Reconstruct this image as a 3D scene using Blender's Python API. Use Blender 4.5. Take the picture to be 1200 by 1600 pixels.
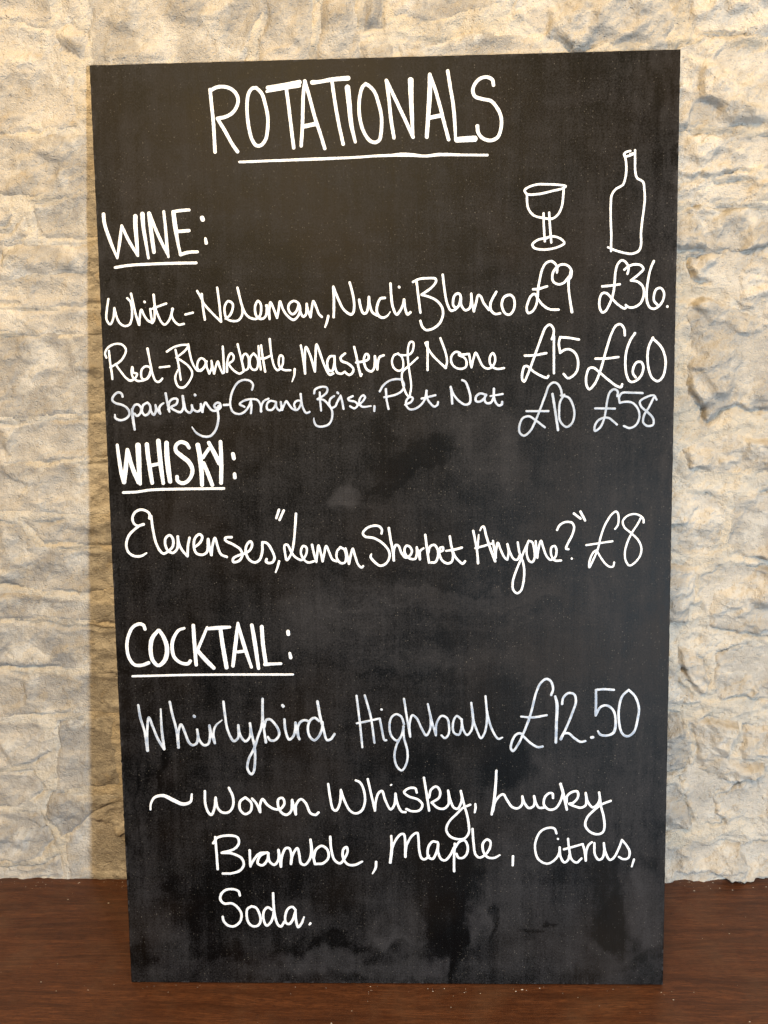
import bpy, math, random
import numpy as np
from mathutils import Vector, Matrix

# ------------------------------------------------------------------ scene, camera, light
for o in list(bpy.data.objects): bpy.data.objects.remove(o, do_unlink=True)
S = bpy.context.scene
COL = S.collection
R = math.radians

BW, BH, BT = 0.600, 0.998, 0.008        # the board: width, height, thickness (m)
LEAN = R(9.3)                           # it leans back against the wall
FPX = 1300.0                            # focal length in photo pixels (photo 1200 x 1600)
CORN = np.array([[139,102],[1063,77],[1036,1539],[205,1535]], float)   # its corners in the photo: TL TR BR BL

def board_homography():
    src = np.array([[-.5,1],[.5,1],[.5,0],[-.5,0]], float)*[BW,BH]
    A = []
    for (X,Y),(u,v) in zip(src, CORN):
        x=(u-600)/FPX; y=(v-800)/FPX
        A.append([X,Y,1,0,0,0,-x*X,-x*Y,-x]); A.append([0,0,0,X,Y,1,-y*X,-y*Y,-y])
    h = np.linalg.svd(np.array(A))[2][-1].reshape(3,3)
    if h[2,2] < 0: h = -h
    return h/np.linalg.norm(h[:,0])
HB = board_homography()                 # board metres -> camera rays
HBI = np.linalg.inv(HB)
t0 = HB[:,2]; r_ = HB[:,0]/np.linalg.norm(HB[:,0]); u_ = HB[:,1]-r_*(HB[:,1]@r_); u_ /= np.linalg.norm(u_)
n_ = np.cross(r_,u_); n_ = -n_ if n_[2] > 0 else n_
Zc = math.cos(LEAN)*u_+math.sin(LEAN)*n_; Yc = math.sin(LEAN)*u_-math.cos(LEAN)*n_
M = np.stack([r_,Yc,Zc],1)              # world axes seen in camera space (x right, y down, z ahead)
CAMPOS = -M.T@t0
def photo_to_board(px, py):
    px=np.asarray(px,float); py=np.asarray(py,float)
    q = HBI@np.stack([(px-600)/FPX,(py-800)/FPX,np.ones_like(px)])
    return q[0]/q[2], q[1]/q[2]
def photo_to_wall(px, py, Y):
    px=np.asarray(px,float); py=np.asarray(py,float)
    d = M.T@np.stack([(px-600)/FPX,(py-800)/FPX,np.ones_like(px)])
    k = (Y-CAMPOS[1])/d[1]
    return CAMPOS[0]+d[0]*k, CAMPOS[2]+d[2]*k

cam = bpy.data.objects.new('camera', bpy.data.cameras.new('camera')); COL.objects.link(cam)
rows = [M.T@np.array(v,float) for v in ((1,0,0),(0,-1,0),(0,0,-1))]
cam.matrix_world = Matrix([[rows[0][i],rows[1][i],rows[2][i],CAMPOS[i]] for i in range(3)]+[[0,0,0,1]])
cam.data.sensor_fit='VERTICAL'; cam.data.sensor_height=24; cam.data.sensor_width=18
cam.data.lens = 24*FPX/1600; cam.data.clip_start=.01; cam.data.clip_end=100
S.camera = cam

W = bpy.data.worlds.new('World'); S.world = W; W.use_nodes = True
bg = W.node_tree.nodes['Background']; bg.inputs[0].default_value=(.95,.88,.80,1); bg.inputs[1].default_value=.13

def lamp(name, loc, target, size, energy, color, size_y=None, spread=180):
    d = bpy.data.lights.new(name,'AREA'); d.energy=energy; d.color=color
    d.shape='RECTANGLE' if size_y else 'DISK'; d.size=size
    if size_y: d.size_y=size_y
    d.spread=R(spread)
    o = bpy.data.objects.new(name,d); COL.objects.link(o); o.location=loc
    o.rotation_euler=(Vector(target)-Vector(loc)).to_track_quat('-Z','Y').to_euler()
    return o
# daylight from a window to the right in front, and warm ceiling lamps close to the wall
lamp('window_light', (1.24,-2.35,.36), (.05,.1,.20), .08, 78, (.72,.87,1.0), .5)
lamp('ceiling_light', (-.30,-1.45,1.85), (-.15,.16,.2), .8, 56, (1.0,.72,.38), .5)
lamp('ceiling_lamp', (-.70,-.20,1.85), (-.55,.16,.5), .05, 4.4, (1.0,.70,.33))
lamp('ceiling_lamp', (.76,-.22,1.80), (.62,.16,.45), .05, 7.8, (1.0,.75,.42))
S.view_settings.view_transform='Standard'; S.view_settings.look='None'
S.view_settings.exposure=.10; S.view_settings.gamma=1
S.render.engine='CYCLES'

# ------------------------------------------------------------------ noise (numpy)
def _h(ix,iy,seed):
    n = (ix*374761393+iy*668265263+seed*974634777)&0xFFFFFFFF
    n = ((n^(n>>13))*1274126177)&0xFFFFFFFF
    n = ((n^(n>>16))*2246822519)&0xFFFFFFFF
    return ((n^(n>>15))&0xFFFF)/65535.0
def vnoise(x,y,seed=0):
    x=np.asarray(x,float); y=np.asarray(y,float)
    fx=np.floor(x); fy=np.floor(y); ix=fx.astype(np.int64)+100000; iy=fy.astype(np.int64)+100000
    u=x-fx; v=y-fy; u=u*u*u*(u*(u*6-15)+10); v=v*v*v*(v*(v*6-15)+10)
    a=_h(ix,iy,seed); b=_h(ix+1,iy,seed); c=_h(ix,iy+1,seed); d=_h(ix+1,iy+1,seed)
    return (a*(1-u)+b*u)*(1-v)+(c*(1-u)+d*u)*v*1.0
def fbm(x,y,seed=0,o=4,g=.5):
    s=0; a=1; t=0
    for i in range(o):
        c,sn=math.cos(i*.9+.3),math.sin(i*.9+.3)
        s=s+a*(vnoise((x*c-y*sn)*2**i,(x*sn+y*c)*2**i,seed+i*17)*2-1); t+=a; a*=g
    return s/t
def sst(a,b,x):
    t=np.clip((x-a)/(b-a),0,1); return t*t*(3-2*t)

# ------------------------------------------------------------------ helpers
def mesh_obj(name, verts, faces, mat, parent=None, smooth=True):
    me = bpy.data.meshes.new(name); me.from_pydata([tuple(v) for v in verts],[],[tuple(f) for f in faces])
    if smooth: me.polygons.foreach_set('use_smooth',[True]*len(me.polygons))
    me.materials.append(mat); me.update()
    o = bpy.data.objects.new(name,me); COL.objects.link(o)
    if parent: o.parent=parent
    return o
def grid_obj(name, V, keep, mat, parent=None, smooth=True):
    """V: (ny,nx,3) vertex grid, keep: (ny-1,nx-1) mask of cells"""
    ny,nx,_=V.shape
    jj,ii=np.nonzero(keep)
    a=jj*nx+ii; F=np.stack([a,a+1,a+nx+1,a+nx],1)
    used=np.unique(F); remap=np.full(ny*nx,-1); remap[used]=np.arange(len(used))
    VV=V.reshape(-1,3)[used]; F=remap[F]
    me=bpy.data.meshes.new(name)
    me.vertices.add(len(VV)); me.vertices.foreach_set('co',VV.astype(np.float32).ravel())
    me.loops.add(F.size); me.loops.foreach_set('vertex_index',F.astype(np.int32).ravel())
    me.polygons.add(len(F)); me.polygons.foreach_set('loop_start',np.arange(0,F.size,4,dtype=np.int32))
    me.polygons.foreach_set('loop_total',np.full(len(F),4,np.int32))
    me.update(calc_edges=True); me.validate()
    if smooth: me.polygons.foreach_set('use_smooth',[True]*len(me.polygons))
    me.materials.append(mat)
    o=bpy.data.objects.new(name,me); COL.objects.link(o)
    if parent: o.parent=parent
    return o,used
def thing(name,label,cat,loc=(0,0,0),rot=(0,0,0)):
    o=bpy.data.objects.new(name,None); COL.objects.link(o); o.location=loc; o.rotation_euler=rot
    o['label']=label; o['category']=cat; o.empty_display_size=.05
    return o

class NT:
    """small node-building helper"""
    def __init__(s,name):
        s.m=bpy.data.materials.new(name); s.m.use_nodes=True; s.t=s.m.node_tree; s.b=s.t.nodes['Principled BSDF']
    def n(s,typ,ins=None,**kw):
        nd=s.t.nodes.new(typ)
        for k,v in kw.items(): setattr(nd,k,v)
        for k,v in (ins or {}).items(): s.set(nd.inputs[k],v)
        return nd
    def set(s,sock,v):
        if isinstance(v,bpy.types.NodeSocket): s.t.links.new(v,sock)
        elif isinstance(v,bpy.types.Node): s.t.links.new(v.outputs[0],sock)
        else: sock.default_value=v
    def noise(s,vec,scale,detail=4,rough=.55,dist=0):
        return s.n('ShaderNodeTexNoise',{'Vector':vec,'Scale':scale,'Detail':detail,'Roughness':rough,'Distortion':dist}).outputs[0]
    def ramp(s,v,lo,hi,a=0,b=1):
        return s.n('ShaderNodeMapRange',{'Value':v,'From Min':lo,'From Max':hi,'To Min':a,'To Max':b},clamp=True).outputs[0]
    def mix(s,f,a,b,mode='MIX'):
        nd=s.n('ShaderNodeMix',data_type='RGBA',blend_type=mode)
        s.set(nd.inputs[0],f); s.set(nd.inputs[6],a); s.set(nd.inputs[7],b); return nd.outputs[2]
    def math(s,op,a,b=0.0,c=None):
        nd=s.n('ShaderNodeMath',operation=op); s.set(nd.inputs[0],a); s.set(nd.inputs[1],b)
        if c is not None: s.set(nd.inputs[2],c)
        return nd.outputs[0]
    def mapping(s,vec,scale,rot=(0,0,0)):
        return s.n('ShaderNodeMapping',{'Vector':vec,'Scale':scale,'Rotation':rot}).outputs[0]
def C(r,g,b): return (r,g,b,1)

# ------------------------------------------------------------------ materials
def stone_material(name, is_mortar=False):
    k=NT(name); pos=k.n('ShaderNodeNewGeometry').outputs['Position']
    oi=k.n('ShaderNodeObjectInfo'); rnd=oi.outputs['Random']
    sep=k.n('ShaderNodeSeparateColor',{0:oi.outputs['Color']})
    off=k.n('ShaderNodeVectorMath',{0:pos,1:(0,0,0)},operation='ADD')
    if not is_mortar:
        cx=k.n('ShaderNodeCombineXYZ',{0:k.math('MULTIPLY',rnd,7.0),1:0.0,2:k.math('MULTIPLY',rnd,13.0)})
        k.set(off.inputs[1],cx.outputs[0])
    v=off.outputs[0]
    strat=k.noise(k.mapping(v,(.35,1,1)),16,5,.6,.4)
    mid=k.noise(v,38,5,.62); fine=k.noise(v,190,4,.65); micro=k.noise(v,700,3,.7)
    cream=C(.555,.505,.445); grey=C(.285,.27,.258); ochre=C(.50,.40,.27); pale=C(.68,.645,.595)
    if is_mortar:
        col=k.mix(k.ramp(strat,.42,.62),C(.61,.565,.50),C(.55,.475,.37))
        col=k.mix(k.ramp(mid,.5,.68,0,.6),col,grey)
    else:
        gf=k.math('ADD',k.ramp(k.math('ADD',k.math('MULTIPLY',strat,.6),k.math('MULTIPLY',mid,.4)),.41,.59,-.05,.95),k.math('SUBTRACT',sep.outputs[0],.5))
        col=k.mix(gf,cream,grey)
        col=k.mix(k.math('MULTIPLY',k.ramp(mid,.56,.66),k.ramp(sep.outputs[1],0,1,.25,1)),col,ochre)
        col=k.mix(k.ramp(k.noise(v,22,4,.6,.6),.50,.64,0,.7),col,pale)
    white=k.ramp(k.n('ShaderNodeSeparateXYZ',{0:pos}).outputs[0],.30,.42) if is_mortar else sep.outputs[2]
    col=k.mix(k.math('MULTIPLY',white,.50),col,C(.64,.595,.535))
    col=k.mix(k.ramp(fine,.30,.45,.42,0),col,C(.30,.25,.19))
    col=k.mix(k.ramp(micro,.60,.72,0,.45),col,C(.86,.82,.74))
    k.set(k.b.inputs['Base Color'],col); k.b.inputs['Roughness'].default_value=.92
    k.b.inputs['Specular IOR Level'].default_value=.25
    h=k.math('ADD',k.math('MULTIPLY',fine,1.0),k.math('MULTIPLY',micro,.65))
    pit=k.ramp(k.n('ShaderNodeTexVoronoi',{'Vector':v,'Scale':230.0,'Randomness':1.0}).outputs[0],.0,.28,-.35,0)
    h=k.math('ADD',h,pit)
    h=k.math('ADD',h,k.math('MULTIPLY',mid,1.6))
    k.set(k.b.inputs['Normal'],k.n('ShaderNodeBump',{'Height':h,'Strength':1.0,'Distance':.0036}))
    return k.m
MAT_STONE=stone_material('rough_limestone'); MAT_MORTAR=stone_material('lime_mortar',True)

def board_material():
    k=NT('blackboard_paint'); tc=k.n('ShaderNodeTexCoord').outputs['Object']
    sm=k.n('ShaderNodeAttribute',attribute_name='residue').outputs['Fac']
    dk=k.n('ShaderNodeAttribute',attribute_name='wet').outputs['Fac']
    wisp=k.noise(tc,34,6,.6,.5)
    brush=k.noise(k.mapping(tc,(1,1,.06)),95,6,.7,.3)
    cloth=k.noise(k.mapping(tc,(.06,1,1)),110,6,.7,.3)
    grain=k.noise(tc,520,4,.8)
    res=k.math('ADD',sm,k.ramp(wisp,.34,.66,-.18,.18))
    res=k.math('ADD',res,k.ramp(grain,.34,.66,-.42,.42))
    res=k.math('ADD',res,k.ramp(brush,.35,.65,-.13,.13))
    res=k.math('ADD',res,k.ramp(cloth,.35,.65,-.06,.06))
    res=k.math('SUBTRACT',res,dk)
    col=k.mix(k.ramp(res,.06,1.25),C(.0008,.0007,.0008),C(.029,.028,.031))
    warm=k.ramp(k.noise(tc,7,3,.5,.2),.46,.70,0,.30)
    col=k.mix(warm,col,C(.016,.010,.0055))
    sp=k.n('ShaderNodeTexVoronoi',{'Vector':tc,'Scale':460.0,'Randomness':1.0})
    thr=k.math('ADD',k.n('ShaderNodeSeparateColor',{0:sp.outputs[1]}).outputs[0],k.ramp(k.noise(tc,22,5,.7),.3,.7,-.22,.10))
    spk=k.math('MULTIPLY',k.ramp(sp.outputs[0],.08,.30,1,0),k.ramp(thr,.74,1,0,.50))
    col=k.mix(spk,col,C(.20,.185,.165))
    k.set(k.b.inputs['Base Color'],col)
    k.set(k.b.inputs['Roughness'],k.ramp(res,-.5,1,.36,.58))
    k.b.inputs['Specular IOR Level'].default_value=.10
    h=k.math('ADD',k.math('MULTIPLY',grain,.5),k.math('MULTIPLY',brush,.8))
    k.set(k.b.inputs['Normal'],k.n('ShaderNodeBump',{'Height':h,'Strength':.4,'Distance':.0006}))
    return k.m
MAT_BOARD=board_material()
def paint_material(name,col,thin,cover):
    """pen paint pools white at the rim of a stroke and runs thin and bluish in its middle"""
    k=NT(name); tc=k.n('ShaderNodeTexCoord').outputs['Object']
    core=k.n('ShaderNodeAttribute',attribute_name='core').outputs['Fac']
    n=k.noise(tc,75,4,.6); g=k.noise(tc,700,3,.75)
    f=k.math('MULTIPLY',k.math('ADD',core,.25),k.ramp(n,.42,.62,0,cover))
    f=k.math('ADD',f,k.ramp(g,.54,.74,0,cover*.6))
    k.set(k.b.inputs['Base Color'],k.mix(f,C(*col),C(*thin)))
    k.b.inputs['Roughness'].default_value=.55
    k.set(k.b.inputs['Normal'],k.n('ShaderNodeBump',{'Height':g,'Strength':.3,'Distance':.0003}))
    return k.m
PAINT={'white':paint_material('chalk_pen_white',(.80,.83,.89),(.42,.47,.56),.55),
       'cool':paint_material('chalk_pen_white_streaky',(.58,.63,.72),(.24,.30,.42),1.0),
       'pale':paint_material('chalk_pen_white_uneven',(.53,.59,.72),(.27,.33,.46),.9),
       'thin':paint_material('chalk_pen_thin_grey',(.42,.475,.585),(.25,.30,.39),.8)}

def wood_material():
    k=NT('dark_mahogany'); tc=k.n('ShaderNodeTexCoord').outputs['Object']
    warp=k.noise(k.mapping(tc,(.6,2.5,1)),3,3,.5)
    v=k.n('ShaderNodeVectorMath',{0:tc,1:k.n('ShaderNodeCombineXYZ',{0:0.0,1:k.math('MULTIPLY',warp,.05),2:0.0}).outputs[0]},operation='ADD').outputs[0]
    band=k.noise(k.mapping(v,(1.6,30,1)),4,6,.72,.3)
    gr=k.noise(k.mapping(v,(9,190,1)),5,6,.75)
    pore=k.noise(k.mapping(v,(22,330,1)),6,3,.7)
    col=k.mix(k.ramp(band,.30,.70),C(.030,.0105,.0052),C(.165,.062,.027))
    col=k.mix(k.ramp(gr,.40,.58,0,.85),col,C(.042,.015,.0075))
    col=k.mix(k.ramp(pore,.54,.66,0,.85),col,C(.016,.006,.004))
    mot=k.noise(tc,14,5,.6)
    col=k.mix(k.ramp(mot,.5,.7,0,.22),col,C(.12,.075,.05))
    k.set(k.b.inputs['Base Color'],col)
    k.set(k.b.inputs['Roughness'],k.ramp(k.noise(tc,60,5,.7),.3,.7,.34,.52))
    k.b.inputs['Specular IOR Level'].default_value=.30
    h=k.math('ADD',gr,k.math('MULTIPLY',pore,-.8))
    k.set(k.b.inputs['Normal'],k.n('ShaderNodeBump',{'Height':h,'Strength':.30,'Distance':.0008}))
    return k.m
MAT_WOOD=wood_material()
def plain(name,col,rough):
    k=NT(name); k.set(k.b.inputs['Base Color'],k.mix(k.ramp(k.noise(k.n('ShaderNodeTexCoord').outputs['Object'],300,3),.4,.6),C(*col),C(*[c*.7 for c in col]))); k.b.inputs['Roughness'].default_value=rough
    return k.m
MAT_DUST=plain('chalk_dust',(.55,.50,.44),.9)
# handwriting strokes: (part name, label, paint, x0, y0, scale, width, strokes) traced on the board plane
WORDS = [
("heading","large underlined capital heading across the top","white",310,100,4.8,28,
"85,195 95,300 110,450 122,662; 85,202 130,178 190,172 240,188 280,225 295,270 285,320 250,370 200,398 145,410*140,410 200,510 250,600 290,658,30; 430,180 400,185 375,220 362,290 365,400 380,500 400,570 430,612 465,612 500,570 515,500 517,400 500,310 470,220 430,180; 518,180,34 640,160,34 755,138,36; 510,208,20 600,192,22 755,165,26; 655,180 672,300 690,450 712,630; 795,130 783,250 778,450 768,615; 795,130,30 830,250 870,400 910,520 945,635; 780,472,34 870,452,34; 852,140,38 900,136,30 1000,118,34 1120,108,38; 1000,140 1020,280 1050,450 1083,602; 1115,178,46 1128,300,40 1143,450,34 1173,586,24; 1252,150 1227,175 1207,250 1202,350 1214,440 1242,520 1282,575 1317,590 1352,575 1367,520 1370,400 1352,310 1317,210 1282,170 1252,150; 1407,125 1424,250 1442,420 1464,555; 1407,125 1472,260 1552,430 1607,550; 1607,550,20 1599,400,32 1592,250,38 1589,122,46; 1732,80,30 1732,200,38 1720,400,34 1710,548,32; 1732,80 1772,190 1812,330 1842,450 1874,568; 1732,405,32 1817,387,32; 1867,55 1887,180 1907,300 1920,440 1926,575,20; 1937,570,44 2068,562,50; 2210,160 2202,120 2162,100 2112,110 2072,150 2055,200 2072,245 2132,265 2192,280 2237,330 2267,400 2267,480 2242,550 2192,575 2132,560 2097,520 2089,468,32"),
("underline","","white",310,100,4.8,20,"305,737 600,725 840,716,24 1152,703 1332,691 1452,686,24 1512,682,32 1602,684,28 1692,692,22 1812,681,26 2002,684 2164,685,20"),
("heading","short underlined capital heading of four letters and a colon","white",150,310,6,32,
"67,150,36 75,230,36 130,400,34 197,562,22; 197,562,22 220,400 238,258,26; 238,258,26 300,390 388,538,26; 390,540,24 378,400,38 366,250,44 366,170,46; 432,148,46 442,280,38 462,400,32 489,562,26; 493,142,38 515,320,42 540,504,38; 497,140 560,300 620,430 676,545,24; 632,125,28 650,300,30 668,500,30 676,550,24; 722,132,44 740,270,44 765,420,32 790,530,28; 720,128,32 800,114,32 870,110,30; 765,312,34 868,304,34; 790,528,36 860,508,32 948,503,28; 992,185,46 998,200,46; 1023,378,26 1030,420,36"),
("underline","","white",150,310,6,28,"177,650 300,630 450,620 650,612 936,606"),
("wine_glass_drawing","hand drawn outline of a stemmed wine glass","white",800,220,4.8,18,
"95,385 92,372 120,350 180,330 270,328 350,332 400,342 385,355 300,378 200,400 110,402 92,380; 110,400 110,450 120,510 160,560 230,580 300,585 345,550 372,490 380,430 385,360; 234,545 236,640 244,755; 276,540 282,640 292,765; 292,718 240,732 190,745 150,780 165,805 220,817 290,812 350,795 390,768 360,735 300,718 250,735 262,728"),
("wine_bottle_drawing","hand drawn outline of a wine bottle","white",800,220,4.8,18,
"885,78 855,85 838,100 845,118 880,112 910,100; 880,100,10 905,92,10; 842,108 852,160 855,220 845,290 830,330 775,365 745,410 738,480 738,600 742,700 740,828; 920,72 920,150 922,230 935,280 980,310 990,370 993,440 985,520 972,620 965,700 965,780 950,825 900,848 840,842 770,822 718,800"),
("handwritten_word","","white",150,420,6,22,
"113,285 100,380 97,480 130,522 155,480 170,370*170,370 190,450 220,510 265,538 310,525 330,480 335,400 320,310 290,278; 325,235,24 345,320 370,430 402,525,26*402,525,26 408,450 422,385 450,440 485,488 525,508; 505,378 512,430 525,508*525,508,26 542,480 547,400 545,350; 537,245,24 550,350 575,430 610,500 640,525 675,495 700,440 715,378,28*715,378,28 705,430 730,490 775,525 822,518; 520,378,18 590,350 655,328; 452,312,26 453,313,26; 835,430 905,413"),
("handwritten_word","","white",320,420,6,23,
"-75,210 -45,260 -10,330 60,410 148,497; -32,238 -20,360 -2,478; 113,178 130,300 150,497; 190,470,16 230,440 255,390 258,330 215,305 185,350 185,420 205,470 260,492 310,485 345,440 350,390 345,340; 303,180,26 330,290 350,360 385,430 430,465 480,470 515,440 525,390 520,330 495,302 470,350 475,430 500,465 540,470 570,440 580,345*572,345 590,400 605,472*605,472 602,390 612,315 640,370 675,462*675,462 690,380 702,308 730,380 770,440 830,480 880,430 890,370 870,320 830,303 790,330 780,370 795,410 822,428 855,400 878,340*875,340 895,410 920,450 945,430 952,330*952,330 965,390 988,455*988,455 1000,370 1015,305 1045,370 1070,430 1095,452; 1155,445,26 1142,500,24 1125,548,18"),
("handwritten_word","","white",500,420,6,25,
"125,455 128,330 122,170*122,170 170,290 225,390 290,430 310,410 317,330 300,220 275,130; 365,292 380,370 405,420 430,415 450,350 455,265*455,265 465,350 490,410 530,438; 605,275 565,280 535,340 530,400 550,445 590,460 630,440,18 655,405,10; 658,140 665,260 680,360 715,430 745,400 775,340 785,290*785,290 795,370 818,430 845,410; 738,172,26 740,174,26"),
("handwritten_word","","white",660,420,6,24,
"-57,125 -42,250 -22,412; -92,125 -40,100 40,90 120,95 125,120 90,170 -10,245*-10,245 60,265 130,300 180,360 190,430 160,510 100,560 30,575 -5,540 -22,490; 187,58 205,200 230,330 265,393 300,385 335,350 358,290 350,245 330,232 300,250 285,300 290,350 320,368 345,330 355,280*355,285 365,350 400,390 440,370 455,300 455,235*455,235 462,320 480,400*480,400 500,320 522,248 545,262 570,320 620,385; 690,218 660,270 635,330 640,390 680,425 725,420; 800,247 765,265 742,320 750,380 780,425 815,430 850,390 862,330 850,270 815,246 770,262"),
("price","","white",800,400,4.615,18,
"322,120 322,80 300,48 275,38 240,55 215,100 200,160 187,230 182,300 170,360 145,400 115,412 103,385 115,330 135,290 160,275 185,310 220,355 270,385 335,388; 150,241 190,238 250,220; 320,85 345,65 385,64 415,85 428,120 400,160 370,195 330,205 295,185 288,150 298,110 320,82; 424,108,22 418,150,30 408,170,20 406,230 415,310 430,405,22"),
("price","","white",800,400,4.615,18,
"830,130 838,88 820,48 790,32 760,60 745,110 738,180 733,240 720,300 700,350 670,400 650,408 632,380 630,310 650,270 680,270 715,305 760,350 812,380 820,370; 648,220 700,216 775,205; 808,100 840,75 880,62 925,68 945,95 920,125 855,178*855,178 900,185 940,220 948,280 925,340 880,370 845,372 818,355; 1020,38 995,100 978,180 968,260 972,330 990,370 1020,382 1060,360 1090,310 1092,260 1070,232 1040,240 1022,280 1022,325 1045,352; 1117,365,20 1118,366,20"),
("price","","white",800,500,4.615,18,
"285,140 298,100 295,60 270,35 240,55 215,110 190,180 165,250 140,320 115,385 85,445 72,430 75,370 90,335 110,335 150,370 200,400 250,418 260,405; 90,258 160,255 245,240; 300,120 300,250 300,385; 480,142 410,130 345,125*345,125 336,170 345,238*345,238 380,215 420,215 460,250 475,310 465,370 430,410 400,420 370,390"),
("price","","white",800,500,4.615,18,
"812,112 805,60 780,32 750,40 715,100 685,190 660,280 630,380 595,460 555,500 535,470 535,400 555,350 585,345 630,380 690,430 750,475 785,485 792,465; 600,280 680,278 765,268; 885,95 850,150 822,230 815,320 825,400 850,445 890,440 930,400 945,340 930,305 900,305 875,340 870,385 890,415; 1015,128 985,190 975,270 985,360 1010,420 1050,442 1085,410 1105,330 1100,260 1070,190 1010,132"),
("price","","thin",800,500,4.615,17,
"358,540 350,500 325,460 295,452 265,475 240,540 210,620 175,710 130,800 85,835 55,815 50,770 75,710 120,695 170,725 235,775; 102,658 260,658; 290,535,20 310,660,20 330,795,20; 375,540 345,590 338,660 345,730 390,772 430,745 448,680 435,610 405,560 350,545"),
("price","","thin",800,500,4.615,17,
"757,550 760,515 735,500 705,520 685,580 675,650 660,720 630,780 595,800 595,765 620,725 665,705 700,710 755,755; 597,638 740,640; 940,528 860,525 790,528 770,560 775,598*775,598 820,590 870,600 910,650 915,710 890,760 845,780 805,765; 1040,575 1020,545 960,560 920,590 930,625 975,665 1015,710 1015,755 975,765 945,740 950,690 985,630 1020,560"),
("handwritten_word","","white",155,525,6,21,
"65,205 52,165 80,110 150,75 215,85 248,130 225,200 180,250 100,295; 88,140 100,250 112,330 122,405; 150,265 200,335 250,395 290,420,26 335,395 352,355 320,345 308,295,26*308,295,26 300,330 315,390 360,423 400,420 450,400 478,350 475,300 435,285 400,310 390,360 400,400 430,410 465,370 478,330; 450,120,26 465,200 485,300 505,380 530,425 560,430 590,400; 565,296 655,285"),
("handwritten_word","","white",155,525,6,21,
"632,148 700,105 780,85 830,90 810,130 720,205*720,205 780,240 840,290 870,350 840,430 790,482 745,480 715,430 712,380 735,320,14; 712,130 735,240 750,330 762,412; 832,80 845,160 870,250 900,305 925,328 975,300 995,260 985,225 950,210 920,250 920,310 945,328 980,300 1005,240*1000,240 1008,300 1030,352,26*1030,352 1052,300 1050,235*1050,235 1060,290 1075,352,26*1075,352 1090,290 1110,240 1130,300 1155,350; 1155,100 1162,200 1167,345; 1195,335,26 1197,250 1212,190 1235,163 1257,190 1252,230 1215,262 1240,305 1280,340 1315,355 1350,335; 1295,80 1315,160 1335,240 1352,320,26*1335,230 1350,180 1372,168 1395,200 1400,260 1390,310 1358,325; 1445,165 1415,200 1410,270 1435,315 1470,315 1487,260 1475,200 1445,165; 1490,95 1498,200 1512,315; 1515,90 1530,200 1553,335; 1490,215 1550,210 1605,185; 1595,30,24 1605,130 1620,220 1640,290 1670,322 1705,295 1722,240 1715,190 1695,183 1680,230 1690,290 1730,320 1790,322; 1830,312,24 1826,370,20 1805,430,12"),
("handwritten_word","","white",460,525,6,23,
"58,90 80,220 98,355*98,355 95,220 105,105 140,170 190,335*190,335 195,200 205,80 240,170 280,280 330,365 362,352; 375,190 330,195 305,250 320,320 350,330 370,270 374,205*374,205 378,290 400,345 440,355 470,335,18; 472,165 430,205 440,235 500,260 550,310 540,350 510,366 478,345; 558,105 580,200 600,300 620,375*620,375 628,360; 575,250 640,240 690,220 690,180 670,170 650,210 655,270 680,318 720,333 745,300 752,190*752,190 765,260 775,315*775,315 780,250 795,200 835,182"),
("handwritten_word","","white",460,525,6,20,
"970,165 930,185 912,240 930,300 975,328 1010,310 1018,250 1003,195 970,168; 980,178 1040,182 1090,165 1112,120 1110,60 1085,57 1065,100 1060,180 1068,280 1085,400 1092,480 1076,575*1076,575 1050,550 1022,480 1005,400 1010,340 1060,290 1110,245 1152,205"),
("handwritten_word","","white",610,525,6,22,
"330,68,30 345,110 400,190 460,250 515,300,26; 345,60,24 346,150 346,320; 465,22 495,100 520,180 528,240 518,300; 650,160 610,150 570,190 570,250 605,295 660,310 705,290 710,240 690,205 645,185*640,180 680,175 735,170*735,170 745,230 757,295*757,295 775,220 797,158 830,220 865,285 910,308 950,290 978,240 975,185 955,162 930,200 930,255 960,295 1000,310 1062,302"),
("handwritten_word","","pale",155,525,6,23,
"218,570 205,540 175,530 135,560 120,600 150,630 220,650 270,690 280,740 240,780 190,790 150,770 145,740,16; 305,690,26 315,780,28 330,878,24*305,700 330,650 365,645 390,680 380,730 350,750 330,730; 450,625 410,650 400,710 430,745 465,720 477,660 455,630*475,660 485,710 510,740 530,700 525,650*525,655 545,700 570,730*570,730 560,680 575,650 602,630,16; 620,540,26 635,620 655,710*645,690 655,620 690,590 730,595 720,640 670,670 710,700 760,715 785,680 780,565*780,565,26 795,640 812,700 850,720 868,690 865,650*865,650 880,690 920,710 948,690 950,640*950,640 965,712,26*965,712 975,660 995,625 1020,660 1060,700 1100,698 1135,670 1125,630 1095,630 1075,660 1100,680 1115,658*1108,690 1115,780 1090,880 1040,938 980,943 910,910,20 868,855,12; 895,553,28 897,556,28; 1165,648 1225,645"),
("handwritten_word","","pale",330,525,6,21,
"380,505 390,460 365,425 310,412 250,435 205,500 180,580 178,660 205,715 260,733 310,712 350,660 372,600*310,665 265,640 300,610 370,593 430,602 460,650 465,708,26; 368,600 375,650 370,725; 465,705 468,660 490,612 535,588; 600,618 550,610 520,640 525,690 570,692 600,645 605,620*605,620 610,670 640,700 658,670 650,620*650,620 662,692,26*662,692 680,650 702,612 730,650 760,685 800,695 830,660 838,612 800,610 775,640 785,682; 836,545,24 845,620 860,680 890,723 920,712"),
("handwritten_word","","pale",460,525,6,21,
"182,540 190,505 250,478 300,485 305,520 270,560 215,593*215,595 270,600 320,650 350,700 350,770 320,828 260,850 205,842 182,800,18 180,770,10; 235,530 240,620 248,700; 370,565 335,590 325,640 345,675 380,660 400,620 430,565*430,560 447,620 458,685; 400,531,24 408,540,20; 545,565 500,590 510,605 570,620 590,650 560,680 520,660*590,650 630,622 660,575 645,557 615,580 605,630 630,663 715,658,16; 748,660,24 746,705,22"),
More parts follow.
